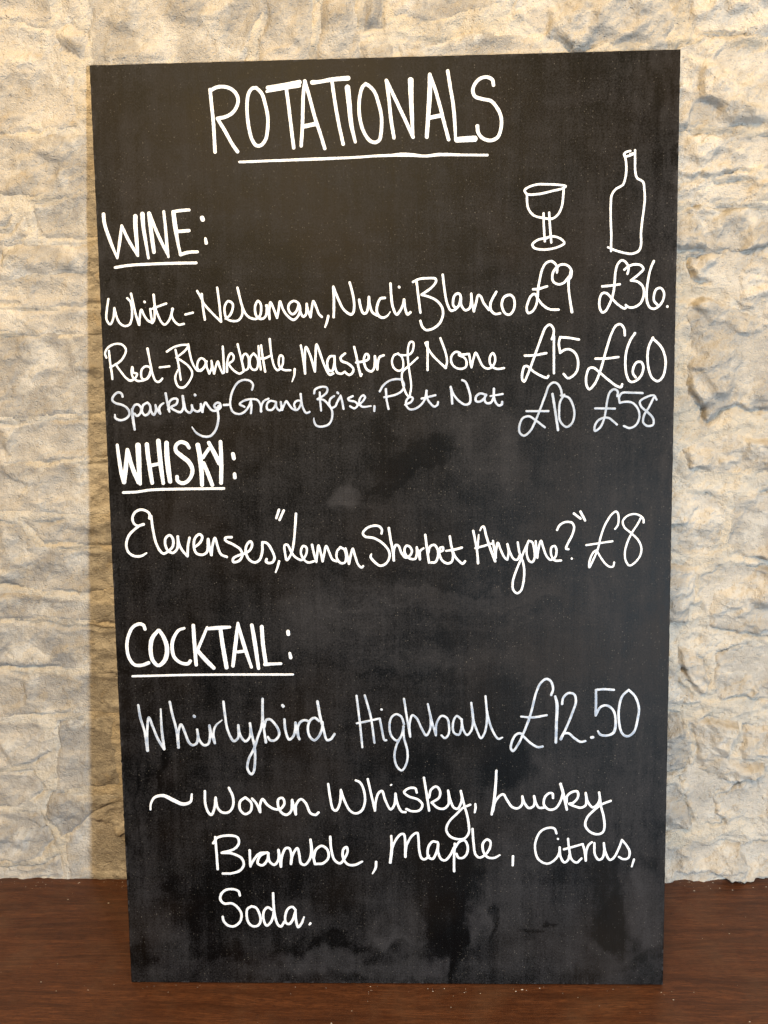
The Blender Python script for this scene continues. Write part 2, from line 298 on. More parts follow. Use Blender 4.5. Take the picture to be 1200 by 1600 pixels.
("handwritten_word","","pale",460,525,6,21,
"797,520 830,465 890,420 960,405 1005,415 1025,460 1010,510 950,550 840,575; 855,500,24 862,600 880,685; 1035,645 1090,620 1108,585 1085,572 1050,600 1045,650 1080,688 1130,683 1190,640 1222,590 1236,515,24*1236,515 1240,580 1270,630 1308,663 1338,647 1345,620; 1190,588 1320,556"),
("handwritten_word","","pale",610,525,6,23,
"577,635 572,560 562,478*562,478 590,550 640,610 700,645 740,630 748,580 730,500 700,430 670,415; 890,552 840,540 800,570 800,612 840,615 880,580 895,552*890,552 880,600 900,630 940,625 963,580 967,495; 968,495,24 968,570 985,625 1015,653 1043,640 1045,620; 935,565,18 1050,545,20"),
("heading","capital heading of six letters below the wine list","white",170,680,5.4545,34,
"70,85,28 85,200,32 105,320,36 128,400,42; 128,400,40 140,300,42 157,125,34; 158,125,32 200,280,40 252,400,42; 265,415,32 255,250,46 247,88,52; 322,80,40 335,200,40 355,330,38 368,408,34; 420,50,42 440,250,42 462,410,32; 345,262,32 440,242,32; 490,68,42 494,180,48 507,300,46 520,395,40; 682,108,32 660,75 610,60 570,90 570,135,38 620,180,42 680,230,42 710,290,38 700,350 660,400 620,410 585,390 580,355; 757,85,44 772,170,44 787,300,42 793,425,36; 850,115,30 800,190,34; 805,240,36 840,320,38 880,425,36; 850,65,34 900,160,42 940,240,42; 950,58,34 957,240,38 955,408,36; 1056,162,36 1064,198,36; 1070,333,34 1073,362,34"),
("underline","","white",170,680,5.4545,24,"122,490 240,484 350,468 600,460 980,455"),
("handwritten_word","","white",180,780,5.4545,23,
"290,165 290,125 260,100 215,90 165,115 145,165 160,210 190,228 240,215,26; 205,226 150,270 110,320 93,390 110,450 160,485 220,485 265,460,14; 305,145 320,260 345,370 380,440 410,465 450,445 490,400 490,340 465,308 430,330 425,390 450,440 490,458 525,425 533,320*530,320 545,390 580,450 615,487*615,487 618,400 632,330; 675,410 722,370 740,320 715,300 680,330 668,400 690,460 740,475 780,450 790,342,26*792,340 800,400 818,475,26*818,475 827,400 848,332 870,400 900,470 950,493; 990,325 938,330 938,352 1010,390 1065,430 1082,480 1050,528 1005,535 1005,505 1050,480 1110,460 1150,430 1165,380 1150,360 1120,390 1110,450 1140,515 1190,540 1230,515 1251,450 1252,368*1252,368 1290,375 1330,430 1356,500 1340,537 1305,545 1283,530 1288,512; 1395,530,22 1383,575,20 1366,624,14"),
("handwritten_word","","white",380,780,5.4545,21,
"303,92,24 280,162,22; 343,97,24 308,178,22; 448,125,24 440,250 430,360 410,460 370,520 355,460 352,393 375,390 410,455 450,500 500,518 538,460 535,410 510,400 490,440 505,500 550,540 600,530*585,390,24 600,460 622,535*622,535 630,460 640,395 660,460 675,530*675,530 690,460 705,400 730,450 760,515 795,530*830,410 800,440 795,500 830,545 865,540 875,490 860,430 825,410*870,420 885,480 900,552*900,552 915,480 932,422 950,480 980,560 1008,583 1020,572"),
("handwritten_word","","white",560,790,6,24,
"215,262 218,225 190,195 140,190 80,210 40,260 60,290 140,305 220,350 280,420 290,480 260,540 205,565 150,530 112,480 120,455,14; 283,212,26 300,320 320,420 330,515,26*330,515 330,420 350,370 375,380 400,440 440,488 480,470 500,430 480,388 450,378 430,410 440,460 480,497 530,500 547,440 545,392*545,392 560,440 575,505*575,500 575,430 610,400,18; 625,275 640,400 660,535*655,440 670,385 710,370 740,410 745,470 720,530 680,535*745,440 790,420 790,393 765,395 755,440 780,510 830,543 870,530 885,480 880,420; 855,290 870,380 900,470 940,520 975,545 998,522; 820,425,20 890,415 968,395"),
("handwritten_word","","white",730,780,6,22,
"55,298,24 75,400 92,500 100,600,26; 106,335,14 100,400,20 98,460,20; 118,295,14 135,262,18 152,258,22 175,340,24 210,450,26 260,582,28; 75,460 150,440 235,415; 240,392 250,460 265,550,26*265,550 270,470 285,410 310,470 350,550 372,567*375,567 386,500 375,422*375,422 400,500 435,562 468,568 492,525; 472,405 485,490 520,590 533,670 525,780 500,860 465,883 430,850 425,780 450,690 490,590 530,490 575,392*575,390 560,430 555,510 580,580 610,590 630,550 625,460 605,402 575,392; 640,395 648,470 655,550*655,550 665,470 690,390 710,450 740,530 780,570 825,540 835,480 820,440 790,450 785,520 820,575 878,575; 840,290 865,245 920,215 980,222 1000,260 985,330 940,420 925,465 948,470; 978,557,22 979,558,22; 998,135,24 1060,182,24; 1060,118,26 1103,200,24"),
("price","","white",870,780,7.5,25,
"680,350 710,310 722,240 710,160 690,145 640,180 580,270 535,370 505,470 480,580 430,700 378,800 375,760 400,670 435,615 465,600*465,600 510,680 570,760 620,793 658,788 670,742; 342,540 500,516 650,494; 1015,275 1010,230 960,187 890,175 820,200 770,260 790,330 870,400 950,480 988,570 975,660 900,755 845,778 805,720 795,630 820,520 880,390 940,300 980,225"),
("heading","capital heading of eight letters in the lower half","white",180,960,4,22,
"185,92 175,68 150,60 110,80 80,140 72,200 85,270 120,315 165,318 208,303,24; 268,100 230,150,28 220,220,28 235,290,26 270,320,24 310,285,30 323,215,30 305,150,28 275,100; 430,87,18 395,100,20 360,160,24 355,220,24 370,270,24 410,303,22 455,308,24 468,292,24; 487,70,24 492,150,26 505,315,24; 573,82,18 545,150,20 515,220,22; 515,228,26 560,280,30 615,335,26; 573,90,22 650,84,26 715,80,18; 657,95,26 672,200,28 695,332,28; 765,55,16 755,150,26 735,322,24; 765,55,18 800,180,26 850,330,20; 765,235,20 805,230,20; 853,68,24 872,180,28 895,338,22; 915,78,26 922,180,26 940,305,26; 935,313,24 1035,308,18; 1079,108,26 1081,124,26; 1090,244,20 1096,270,24"),
("underline","","white",180,960,4,15,"107,387 500,378 1110,376"),
("handwritten_word","","cool",205,1070,6,25,
"65,192 85,310 125,440 152,615,32*152,615,30 148,450 165,308 200,390 250,510 308,603,28*308,603,28 285,420,26 275,228,16; 360,160 385,280 420,410 442,588*442,588,28 440,450 465,372 500,440 540,540 575,566 610,550 625,480 617,420*617,420 635,510 680,566 720,555 738,480 732,382*732,382 750,460 783,548*783,548 770,460 790,385,20 850,332,12; 588,294,30 592,298,30; 863,158 880,300 905,430 960,528 1000,500 1005,440 1002,380*1002,380 1020,470 1070,530 1110,490 1118,420 1112,362*1112,362 1130,470 1155,580 1160,700 1145,820 1125,838 1090,790 1100,700 1150,600 1190,480 1222,380 1230,132*1230,132 1232,300 1245,430 1262,538,28*1245,400 1265,330 1300,325 1340,360 1382,430 1382,480 1340,523 1300,518 1280,490; 1435,325 1445,430 1480,513 1520,480 1538,400 1538,355*1538,355 1550,430 1575,510*1565,490 1560,400 1590,345 1630,332 1665,345; 1418,194,32 1424,202,32; 1760,340 1720,310 1680,330 1655,400 1670,480 1715,520 1760,480 1790,400 1792,350; 1745,158,28 1770,300,28 1800,410 1835,518 1870,510 1905,462"),
("handwritten_word","","cool",540,1070,4.615,17,
"78,80,18 100,260 120,450; 137,77 180,230 207,418; 80,278 160,262 245,243*245,243 260,320 280,400 292,400; 257,178,18 259,179,18; 420,285 400,230 365,212 330,235 315,300 330,370 370,403 400,370 418,300*415,300 420,380 445,480 440,560 405,618 370,590 352,520 365,440 405,360; 420,102 440,230 465,375*465,375 460,290 480,220 510,240 550,320 580,365 605,330 613,260 592,140*592,140 620,260 650,365*650,365 655,280 690,225 730,240 745,300 740,360 715,385 690,365; 835,250 800,225 775,270 780,345 815,360 835,310 838,250*835,260 850,330 875,362 905,330 918,240 905,130*905,130 920,250 950,340 975,385 1000,350 1018,250 1008,82*1008,82 1020,200 1050,310 1100,390 1130,380,12"),
("price","","cool",780,1060,5,20,
"405,130 420,80 400,20 365,5 320,40 285,120 260,220 235,310 200,400 150,510 105,568 90,545 100,490 130,440 165,430 195,460 250,510 300,537 338,533; 170,299,16 260,305 370,288,18; 437,142,20 450,200,26 446,350,24 442,500,22; 490,200 500,150 540,115 585,125 598,180 570,270 530,370 480,475,24*480,475,24 500,435 540,430 590,470 635,496 672,490; 720,462,26 732,460,24; 895,90 820,85 755,90*755,90 755,180 752,290*752,290 790,225 840,212 890,250 908,330 895,420,24 850,445 790,440 770,412,16; 1010,90 960,140 935,230 935,340 960,430 1000,453 1050,420 1080,320 1090,230 1060,140 1010,90"),
("handwritten_word","","white",220,1190,4,17,
"60,300,12 62,265,14 85,225,18 140,213,22 200,240,26 265,266,24 310,250,18 318,205,14; 400,185 402,260 420,315 440,333 460,290 467,225*467,225 480,290 510,318 550,315 575,280 575,220 550,165; 650,225 620,250 620,300 650,328 685,310 690,260 655,225; 695,232 720,260 745,315*745,315 745,270 760,235 790,270 830,295 870,297 897,260 885,228 860,235 858,280 880,320 910,333 938,310 945,240*945,240 955,280 968,330*968,330 970,270 1000,235 1030,260 1060,322 1092,333 1110,318"),
("handwritten_word","","white",490,1190,4.2857,17,
"97,150 110,240 130,320 150,328 175,280 182,190*182,190 205,260 245,330 280,347 320,330 343,270 335,190 310,140 282,126; 362,118 385,220 410,328*410,328 415,270 435,210 457,197 480,260 515,320 540,290 548,215*548,215 560,280 590,335 615,338; 515,158,11 521,155,11; 690,208 680,180 640,178 605,205 640,235 700,255 728,290 710,325 660,333 620,318; 738,108 755,210 773,328*773,240 785,190 820,167 845,195 840,240 790,275*790,275 830,310 870,316 900,290 905,240 900,195*900,195 915,260 940,310 965,315 985,280 992,250 985,197*985,197 1005,280 1030,370 1039,430 1039,474 1010,515 961,519 911,499 888,458 903,408 961,347 1000,310 1048,289; 1082,285,16 1084,310,18 1078,340,14"),
("handwritten_word","","white",740,1180,5,20,
"177,122 172,220,22 160,350,24 140,463,20*150,440,18 175,350 230,305 260,350 300,405 345,415 380,380 380,322*380,322 395,370 430,413 465,400 475,370 472,320*472,320 485,370 510,410 550,410; 620,335 615,300 590,297 555,330 550,390 590,425 640,415 682,350 697,290; 678,225,24 700,300,24 728,425*725,370 730,320 770,287 810,285 815,325 780,370 745,380*745,380 790,400 840,410 875,390 880,350 875,295*875,295 890,360 930,408 970,380 985,340 980,292*980,292 995,400 1015,480 1022,560 1010,600 970,618 910,600 872,550 885,490 940,430 1000,385 1070,357"),
("handwritten_word","","white",310,1290,4,17,
"105,72 112,160 120,272; 92,110 120,75 200,62 245,75 252,110 225,145 145,170*145,170 210,175 270,205 283,245 260,280 210,298 152,300; 320,155 322,210 325,255*325,250 345,215 380,175 430,168; 420,170 385,190 370,235 400,248 430,215 437,172*435,175 445,225 475,245 500,210 500,152*500,152 510,210 515,257*515,257 520,200 545,142 567,142 580,180 578,240*578,240 590,180 618,142 630,180 640,235 665,245 695,210 705,160 700,88*700,88 712,170 728,240*720,200 735,150 770,127 805,150 812,200 780,235 735,240; 823,70 830,150 850,215 885,236 915,200 932,160 925,135 905,150 905,205 935,243 980,245 1023,225,14; 1110,227,16 1108,262,16 1088,300,10"),
("handwritten_word","","white",580,1270,5.217,21,
"163,190 165,290 155,405,26*160,380 180,260 240,175 265,175 275,220 278,358,24*278,340 290,260 340,180 375,165 385,220 390,300 410,370 435,380 470,350*540,240 500,235 465,280 465,360 500,375 535,310 545,250*545,250 545,320 570,378 600,388 640,350 675,280; 680,252 675,370 675,476*680,290 720,235 760,225 785,270 780,330 745,368 710,365 695,335; 825,132 832,230 850,340 880,365 925,345 965,290 970,235 945,217 910,250 915,320 950,363 1000,368 1047,345,16; 1155,355,22 1153,428,20"),
("handwritten_word","","white",780,1270,5.217,20,
"466,168 450,130 405,122 340,150 300,220 292,300 320,380 390,415 450,385 488,330 492,282*492,282 500,360 530,405 560,385 572,340; 560,212 570,300 590,380 630,406 670,372; 477,212,18 479,214,18; 527,298 600,278 680,255*680,255 695,310 705,390*705,390 710,310 730,260 755,240; 775,247 780,340 810,383 840,370 855,310 852,247*852,247 865,320 900,383 930,370 970,300 1000,222*1000,222 1040,270 1063,320 1050,370 1010,378 975,360; 1098,380,20 1080,438,16"),
("handwritten_word","","white",320,1370,6,25,
"328,175 315,135 265,117 200,122 155,160 145,210 180,250 255,250 310,290 343,350 330,420 275,463 215,455 175,410 168,375; 440,277 400,300 392,360 410,430 450,463 500,455 523,410 505,330 475,287 435,277; 630,310 590,287 555,320 550,400 580,458 615,430 640,370 645,330; 640,155 645,270 660,380 690,455 715,465 745,420*850,310 820,282 780,300 755,360 760,430 790,443 825,400 850,320*850,330 855,410 875,472 905,440 930,378,18; 980,448,20 990,436,24"),
]
# ------------------------------------------------------------------ the wooden ledge
LZ = -BT*math.sin(LEAN)-.0004            # its top, where the board's rear edge rests
WALLY = BH*math.sin(LEAN)+BT*math.cos(LEAN)+.006   # mean face of the mortar
def ledge():
    xs=[-1.3,1.3]; ya,yb=-.42,WALLY+.10; z1=LZ; z0=LZ-.042; r=.006
    prof=[(yb,z0),(yb,z1)]
    for i in range(5):
        a=math.pi/2*i/4; prof.append((ya+r-r*math.sin(a),z1-r+r*math.cos(a)))
    for i in range(5):
        a=math.pi/2*i/4; prof.append((ya+r-r*math.cos(a),z0+r-r*math.sin(a)))
    v=[(x,y,z) for x in xs for (y,z) in prof]; n=len(prof)
    f=[(i,(i+1)%n,n+(i+1)%n,n+i) for i in range(n)]+[tuple(range(n))[::-1],tuple(range(n,2*n))]
    o=mesh_obj('wooden_ledge',v,f,MAT_WOOD,smooth=False)
    o['label']='dark reddish brown wooden ledge along the foot of the stone wall, under the blackboard'; o['category']='ledge'
    return o
ledge()

# ------------------------------------------------------------------ the rubble stone wall
wall=thing('stone_wall','rough cream and grey limestone rubble wall behind the blackboard','wall',(0,WALLY,LZ))
X0,X1,Z0,Z1=-.86,.86,LZ-.03,1.36
def mortar_off(x,z):                      # metres towards the viewer
    side=sst(-.2,.35,x)
    return (.0030*fbm(x*16,z*20,5,4)+(.0014+.0006*side)*fbm(x*70,z*90,9,3)+(.0006+.0009*side)*fbm(x*240,z*240,3,3)
            +(.0022+side*.0022)*(.5-2*np.abs(fbm(x*30,z*38,15,4)))-side*.0035*sst(.1,.5,fbm(x*9,z*12,77,3)))
def safe(x,z,off):
    """the board's top rests on the wall: nothing may poke through it"""
    lim=WALLY-(BH*math.sin(LEAN)+BT*math.cos(LEAN)+.0008)
    near=(np.abs(x)<BW/2+.006)&(z<BH*math.cos(LEAN)+.01)
    yb=np.clip(z,0,None)*math.tan(LEAN)+BT/math.cos(LEAN)+.0008
    return np.where(near,np.minimum(off,WALLY-yb),off)
def wall_grid(x0,x1,z0,z1,d):
    nx=int((x1-x0)/d)+2; nz=int((z1-z0)/d)+2
    x=np.linspace(x0,x1,nx); z=np.linspace(z0,z1,nz); return np.meshgrid(x,z)
def build_core():                         # the body of the wall behind its mortared face
    y0,y1=.022,.30
    v=[(x,y,z-LZ) for x in (X0,X1) for y in (y0,y1) for z in (Z0,Z1)]
    mesh_obj('wall_core',v,[(0,1,3,2),(4,6,7,5),(0,4,5,1),(2,3,7,6),(0,2,6,4),(1,5,7,3)],MAT_MORTAR,wall,smooth=False)
build_core()

def poly_sd(px,pz,x,z):
    """signed distance, positive inside"""
    n=len(px); d=np.full(x.shape,9.); ins=np.zeros(x.shape,bool)
    for i in range(n):
        ax,az=px[i],pz[i]; bx,bz=px[(i+1)%n],pz[(i+1)%n]
        ex,ez=bx-ax,bz-az; t=np.clip(((x-ax)*ex+(z-az)*ez)/(ex*ex+ez*ez+1e-12),0,1)
        d=np.minimum(d,np.hypot(x-ax-t*ex,z-az-t*ez))
        c=((az>z)!=(bz>z))&(x<(bx-ax)*(z-az)/(bz-az+1e-12)+ax); ins^=c
    return np.where(ins,d,-d)
RIMS=[]
def warped_sd(px,pz,sd_,warp,X,Z):
    wx=warp*fbm(X*26,Z*26,sd_,3)+warp*.3*fbm(X*120,Z*120,sd_+5,2); wz=warp*fbm(X*26+9,Z*26+4,sd_+3,3)+warp*.3*fbm(X*120,Z*120,sd_+8,2)
    return poly_sd(px,pz,X+wx,Z+wz)
def crack(sd,X,Z,sd_,groove):
    return .0050*groove*np.exp(-((sd-.0004)/.0019)**2)*sst(-.15,.40,fbm(X*30,Z*30,sd_+12,3))
def build_mortar():
    d=.0022; X,Z=wall_grid(X0,X1,Z0,Z1,d)
    off=mortar_off(X,Z); gx=X[0]; gz=Z[:,0]
    for px,pz,sd_,warp,groove in RIMS:    # open joints round the stones, and nothing of the mortar left inside them
        i0,i1=np.searchsorted(gx,[px.min()-.014,px.max()+.014]); j0,j1=np.searchsorted(gz,[pz.min()-.014,pz.max()+.014])
        if i1-i0<2 or j1-j0<2: continue
        x=X[j0:j1,i0:i1]; z=Z[j0:j1,i0:i1]; sd=warped_sd(px,pz,sd_,warp,x,z)
        off[j0:j1,i0:i1]-=crack(sd,x,z,sd_,groove)+.009*sst(.0025,.006,sd)
    off=safe(X,Z,off)
    V=np.stack([X,-off,Z-LZ],-1)
    grid_obj('mortar',V,np.ones((V.shape[0]-1,V.shape[1]-1),bool),MAT_MORTAR,wall)
SN=[0]
def stone(px,pz,prot=.006,edge=.009,grey=.5,ochre=.3,facet=.010,d=.0022,warp=.006,rough=1.0,layer=0.0,groove=1.0,chunk=1.0,white=0.0):
    SN[0]+=1; sd_=SN[0]*31; rng=random.Random(SN[0])
    px=np.array(px); pz=np.array(pz)
    x0,x1,z0,z1=px.min()-.012,px.max()+.012,max(pz.min()-.012,LZ-.012),pz.max()+.012
    X,Z=wall_grid(x0,x1,z0,z1,d)
    sd=warped_sd(px,pz,sd_,warp,X,Z); RIMS.append((px,pz,sd_,warp,groove))
    cx,cz=px.mean(),pz.mean(); w=max(px.max()-px.min(),.03); hgt=max(pz.max()-pz.min(),.02)
    F=np.full(X.shape,1.)
    for i in range(9):                    # chipped facets: the lowest of several tilted planes
        a=rng.uniform(0,2*math.pi); ox=cx+rng.uniform(-.4,.4)*w; oz=cz+rng.uniform(-.4,.4)*hgt
        sl=rng.uniform(.05,.38)*facet/.010
        F=np.minimum(F,rng.uniform(0,.4)*facet+sl*((X-ox)*math.cos(a)+(Z-oz)*math.sin(a))+facet*.4)
    F=np.maximum(F,-facet)
    body=prot+F*.8
    body=body+rough*(.0032*fbm(X*22,Z*30,sd_+1,4)+.0015*fbm(X*85,Z*110,sd_+2,3)+.0009*fbm(X*280,Z*300,sd_+4,3))
    body=body+rough*.0026*(np.abs(fbm(X*20,Z*24,sd_+7,3))*-2.4+.5)+rough*.0022*(np.abs(fbm(X*60,Z*75,sd_+9,3))*-2+.4)
    if layer: body=body+layer*fbm(X*8,Z*150,sd_+6,3)
    # broken faces: each stone is split into tilted chips that meet in edges
    ns=max(3,int(w*hgt/.0009)); QX=X+.006*fbm(X*45,Z*45,sd_+14,2); QZ=Z+.006*fbm(X*45,Z*45,sd_+15,2)
    num=np.zeros(X.shape); den=np.full(X.shape,1e-9)
    for i in range(ns):
        qx=rng.uniform(px.min(),px.max()); qz=rng.uniform(pz.min(),pz.max()); r2=(QX-qx)**2+(QZ-qz)**2*1.5
        wgt=np.exp(-r2/.00016); num+=wgt*(rng.uniform(-.0022,.0026)+rng.uniform(-.20,.20)*(QX-qx)+rng.uniform(-.26,.20)*(QZ-qz)); den+=wgt
    body=body+chunk*np.clip(num/den,-.0036,.0036)
    body=np.maximum(body,-.003)
    m=mortar_off(X,Z)
    prof=sst(0,edge,sd)
    off=np.where(sd>0, m+.0006+(body-m)*prof, m-.0004+sd*.5)
    off=np.where(sd<-.003, m-.002+sd, off)
    off=off-crack(sd,X,Z,sd_,groove)
    off=safe(X,Z,off)
    V=np.stack([X,-off,Z-LZ],-1)
    kv=sd>-.0045; keep=kv[:-1,:-1]|kv[1:,:-1]|kv[:-1,1:]|kv[1:,1:]
    if not keep.any(): return None
    o,_=grid_obj('stone',V,keep,MAT_STONE,wall)
    o.color=(grey,ochre,white,1)
    return o
HAND=[]
def pstone(pts,**kw):
    p=[tuple(map(float,q.split(','))) for q in pts.split()]
    x,z=photo_to_wall([q[0] for q in p],[q[1] for q in p],WALLY-.004)
    HAND.append((x.min(),x.max(),z.min(),z.max()))
    stone(x,z,**kw)
Lk=dict(prot=.004,edge=.014,facet=.008,layer=.0010,d=.0024)
# upper left and the top band
for pts,g,oc in [
 ("-140,-60 70,-60 75,28 40,34 -140,32",.35,.4),("-140,42 40,40 72,50 88,85 112,122 118,200 60,204 -140,202",.35,.6),
 ("78,47 104,36 132,52 128,92 100,80 82,62",.3,.5),("88,-60 124,-60 124,30 94,30",.3,.5),
 ("136,-60 400,-60 405,12 384,55 376,100 260,125 138,120",.75,.1),("412,-60 478,-60 482,50 480,112 400,112 404,62 416,25",.65,.2),
 ("505,-60 545,-60 560,50 556,112 495,112",.4,.5),("560,-60 588,-60 600,34 574,46",.5,.3),
 ("612,-60 800,-60 790,5 660,28 615,28",.45,.3),("566,66 612,64 616,118 562,118",.45,.3),("624,60 760,52 850,60 858,118 625,118",.5,.3),
 ("-140,216 60,213 125,207 290,212 290,300 60,304 -140,304",.35,.3),("-140,318 8,320 18,335 4,352 -140,352",.3,.5),("10,362 34,336 44,370 12,376 -140,378 -140,364",.7,.2),
 ("44,322 130,302 290,310 295,364 57,370",.75,.1),("-140,388 80,381 290,370 292,420 110,424 20,438 -140,440",.45,.5),
 ("-140,450 60,432 292,430 290,470 90,478 -140,476",.4,.6),("-140,486 140,480 300,484 300,517 120,520 -140,520",.2,.6),
 ("-140,530 60,525 150,525 300,530 300,640 160,646 40,653 -140,650",.85,.1),("-140,664 130,658 300,654 310,718 80,722 -140,724",.6,.3),
 ("-140,736 100,726 310,730 310,800 140,806 40,806 -140,788",.5,.2),("34,816 310,812 310,850 62,850",.85,.1),
 ("-140,800 20,822 54,856 200,864 310,864 310,920 100,924 -140,914",.75,.2),("-140,926 60,932 130,945 320,942 320,974 -140,964",.45,.4),
 ("-140,975 320,984 320,1044 150,1048 -140,1040",.8,.2),("-140,1054 130,1056 320,1056 320,1118 150,1112 60,1124 -140,1118",.6,.3),
 ("-140,1134 60,1130 76,1180 30,1200 -140,1198",.55,.5),("88,1128 172,1120 180,1228 86,1238 92,1180",.7,.2),
 ("190,1128 330,1126 330,1238 190,1234",.6,.2),("-140,1210 50,1207 68,1235 30,1262 -140,1264",.6,.3),
 ("74,1242 140,1247 188,1245 132,1290 90,1310 70,1280",.8,.1),("-140,1276 60,1272 80,1318 60,1345 0,1354 -140,1350",.6,.2),
 ("100,1322 140,1268 200,1252 330,1250 330,1376 110,1378",.55,.2),("-140,1362 60,1354 88,1342 98,1376 -140,1378",.4,.3)]:
    pstone(pts,grey=g,ochre=oc,white=.25 if g>.6 else .1,chunk=1.2,**Lk)
# right side: deeper joints and rougher faces
for pts,g,oc,pr,fc in [
 ("810,-60 1060,-60 1058,20 1040,66 1000,72 870,68 800,22",.3,.3,.005,.009),("1072,-60 1340,-60 1340,46 1088,56",.2,.5,.006,.010),
 ("1050,66 1340,58 1340,196 1000,192 1000,90",.25,.4,.006,.013),("1000,204 1340,204 1340,262 1130,275 1000,270",.3,.3,.005,.009),
 ("1000,292 1080,280 1340,270 1340,310 1000,318",.2,.5,.005,.006),("1074,326 1140,321 1340,331 1340,384 1150,388 1066,390 1000,386 1000,350",.75,.1,.006,.005),
 ("1078,400 1150,396 1340,400 1340,512 1208,498 1160,478 1122,448 1082,432",.3,.4,.011,.012),
 ("1080,468 1112,458 1162,484 1200,506 1340,522 1340,640 1200,646 1150,644 1104,660 1078,622 1070,584 1080,530",.75,.2,.014,.010),
 ("1072,706 1110,691 1142,679 1180,686 1340,700 1340,734 1200,738 1086,740 1074,722",.65,.2,.010,.008),
 ("1040,762 1118,768 1134,792 1128,838 1108,868 1040,866",.55,.2,.007,.008),("1142,770 1340,766 1340,880 1152,872 1136,850",.55,.2,.007,.009),
 ("1020,882 1080,882 1090,930 1070,978 1020,980",.55,.2,.007,.010),("1096,896 1130,886 1340,892 1340,1006 1200,998 1120,985 1096,940",.45,.4,.009,.012),
 ("1060,1012 1104,1030 1112,1062 1096,1084 1070,1060",.4,.2,.013,.010),("1020,1046 1062,1060 1098,1096 1020,1102",.55,.2,.006,.006),
 ("1120,1026 1160,1014 1340,1008 1340,1098 1130,1096 1115,1070",.6,.2,.007,.010),("1020,1116 1060,1120 1082,1165 1076,1200 1020,1220",.8,.1,.004,.010),
 ("1076,1126 1148,1130 1144,1188 1192,1196 1186,1212 1120,1244 1132,1290 1092,1290 1072,1222 1086,1170",.5,.2,.014,.012),
 ("1164,1140 1340,1132 1340,1186 1166,1190",.6,.2,.010,.012),("1124,1248 1180,1216 1340,1206 1340,1276 1180,1280 1130,1270",.2,.0,.015,.010),
 ("1020,1232 1064,1222 1082,1290 1034,1310 1020,1310",.6,.1,.008,.010),("1020,1326 1100,1320 1340,1318 1340,1380 1020,1380",.3,.3,.006,.006)]:
    pstone(pts,grey=g,ochre=oc,prot=min(pr,.010)*.85,edge=.006,facet=fc*1.1,groove=1.9,rough=1.3,chunk=2.0,white=.6,d=.0016,warp=.009)
# rubble courses where the photograph does not show the wall: behind the board and beyond the frame
rng=random.Random(4); z=LZ+.004
while z<Z1-.03:
    h=rng.uniform(.05,.10); x=X0-rng.uniform(0,.1)
    while x<X1:
        w=rng.uniform(.09,.24); cx=x+w/2; cz=z+h/2
        if not any(a-.02<cx+q*w*.5 and cx+q*w*.5<b+.02 and c-.01<cz<d_+.01 for (a,b,c,d_) in HAND for q in (-1,-.5,0,.5,1)) and z+h<Z1:
            j=lambda s=.010: rng.uniform(-s,s)
            xs=[x+.006+j(),cx+j(),x+w-.006+j(),x+w-.004+j(),cx+j(),x+.006+j()]
            zs=[z+.004+j(.005),z+.003+j(.005),z+.004+j(.005),z+h-.005+j(.007),z+h-.003+j(.007),z+h-.006+j(.007)]
            stone(xs,zs,prot=.006,grey=rng.uniform(.2,.9),ochre=rng.uniform(0,.5),d=.005)
        x+=w
    z+=h
build_mortar()

# ------------------------------------------------------------------ the blackboard
board=thing('blackboard','tall black menu board with white handwriting leaning against the stone wall','menu board',(0,0,0),(-LEAN,0,0))
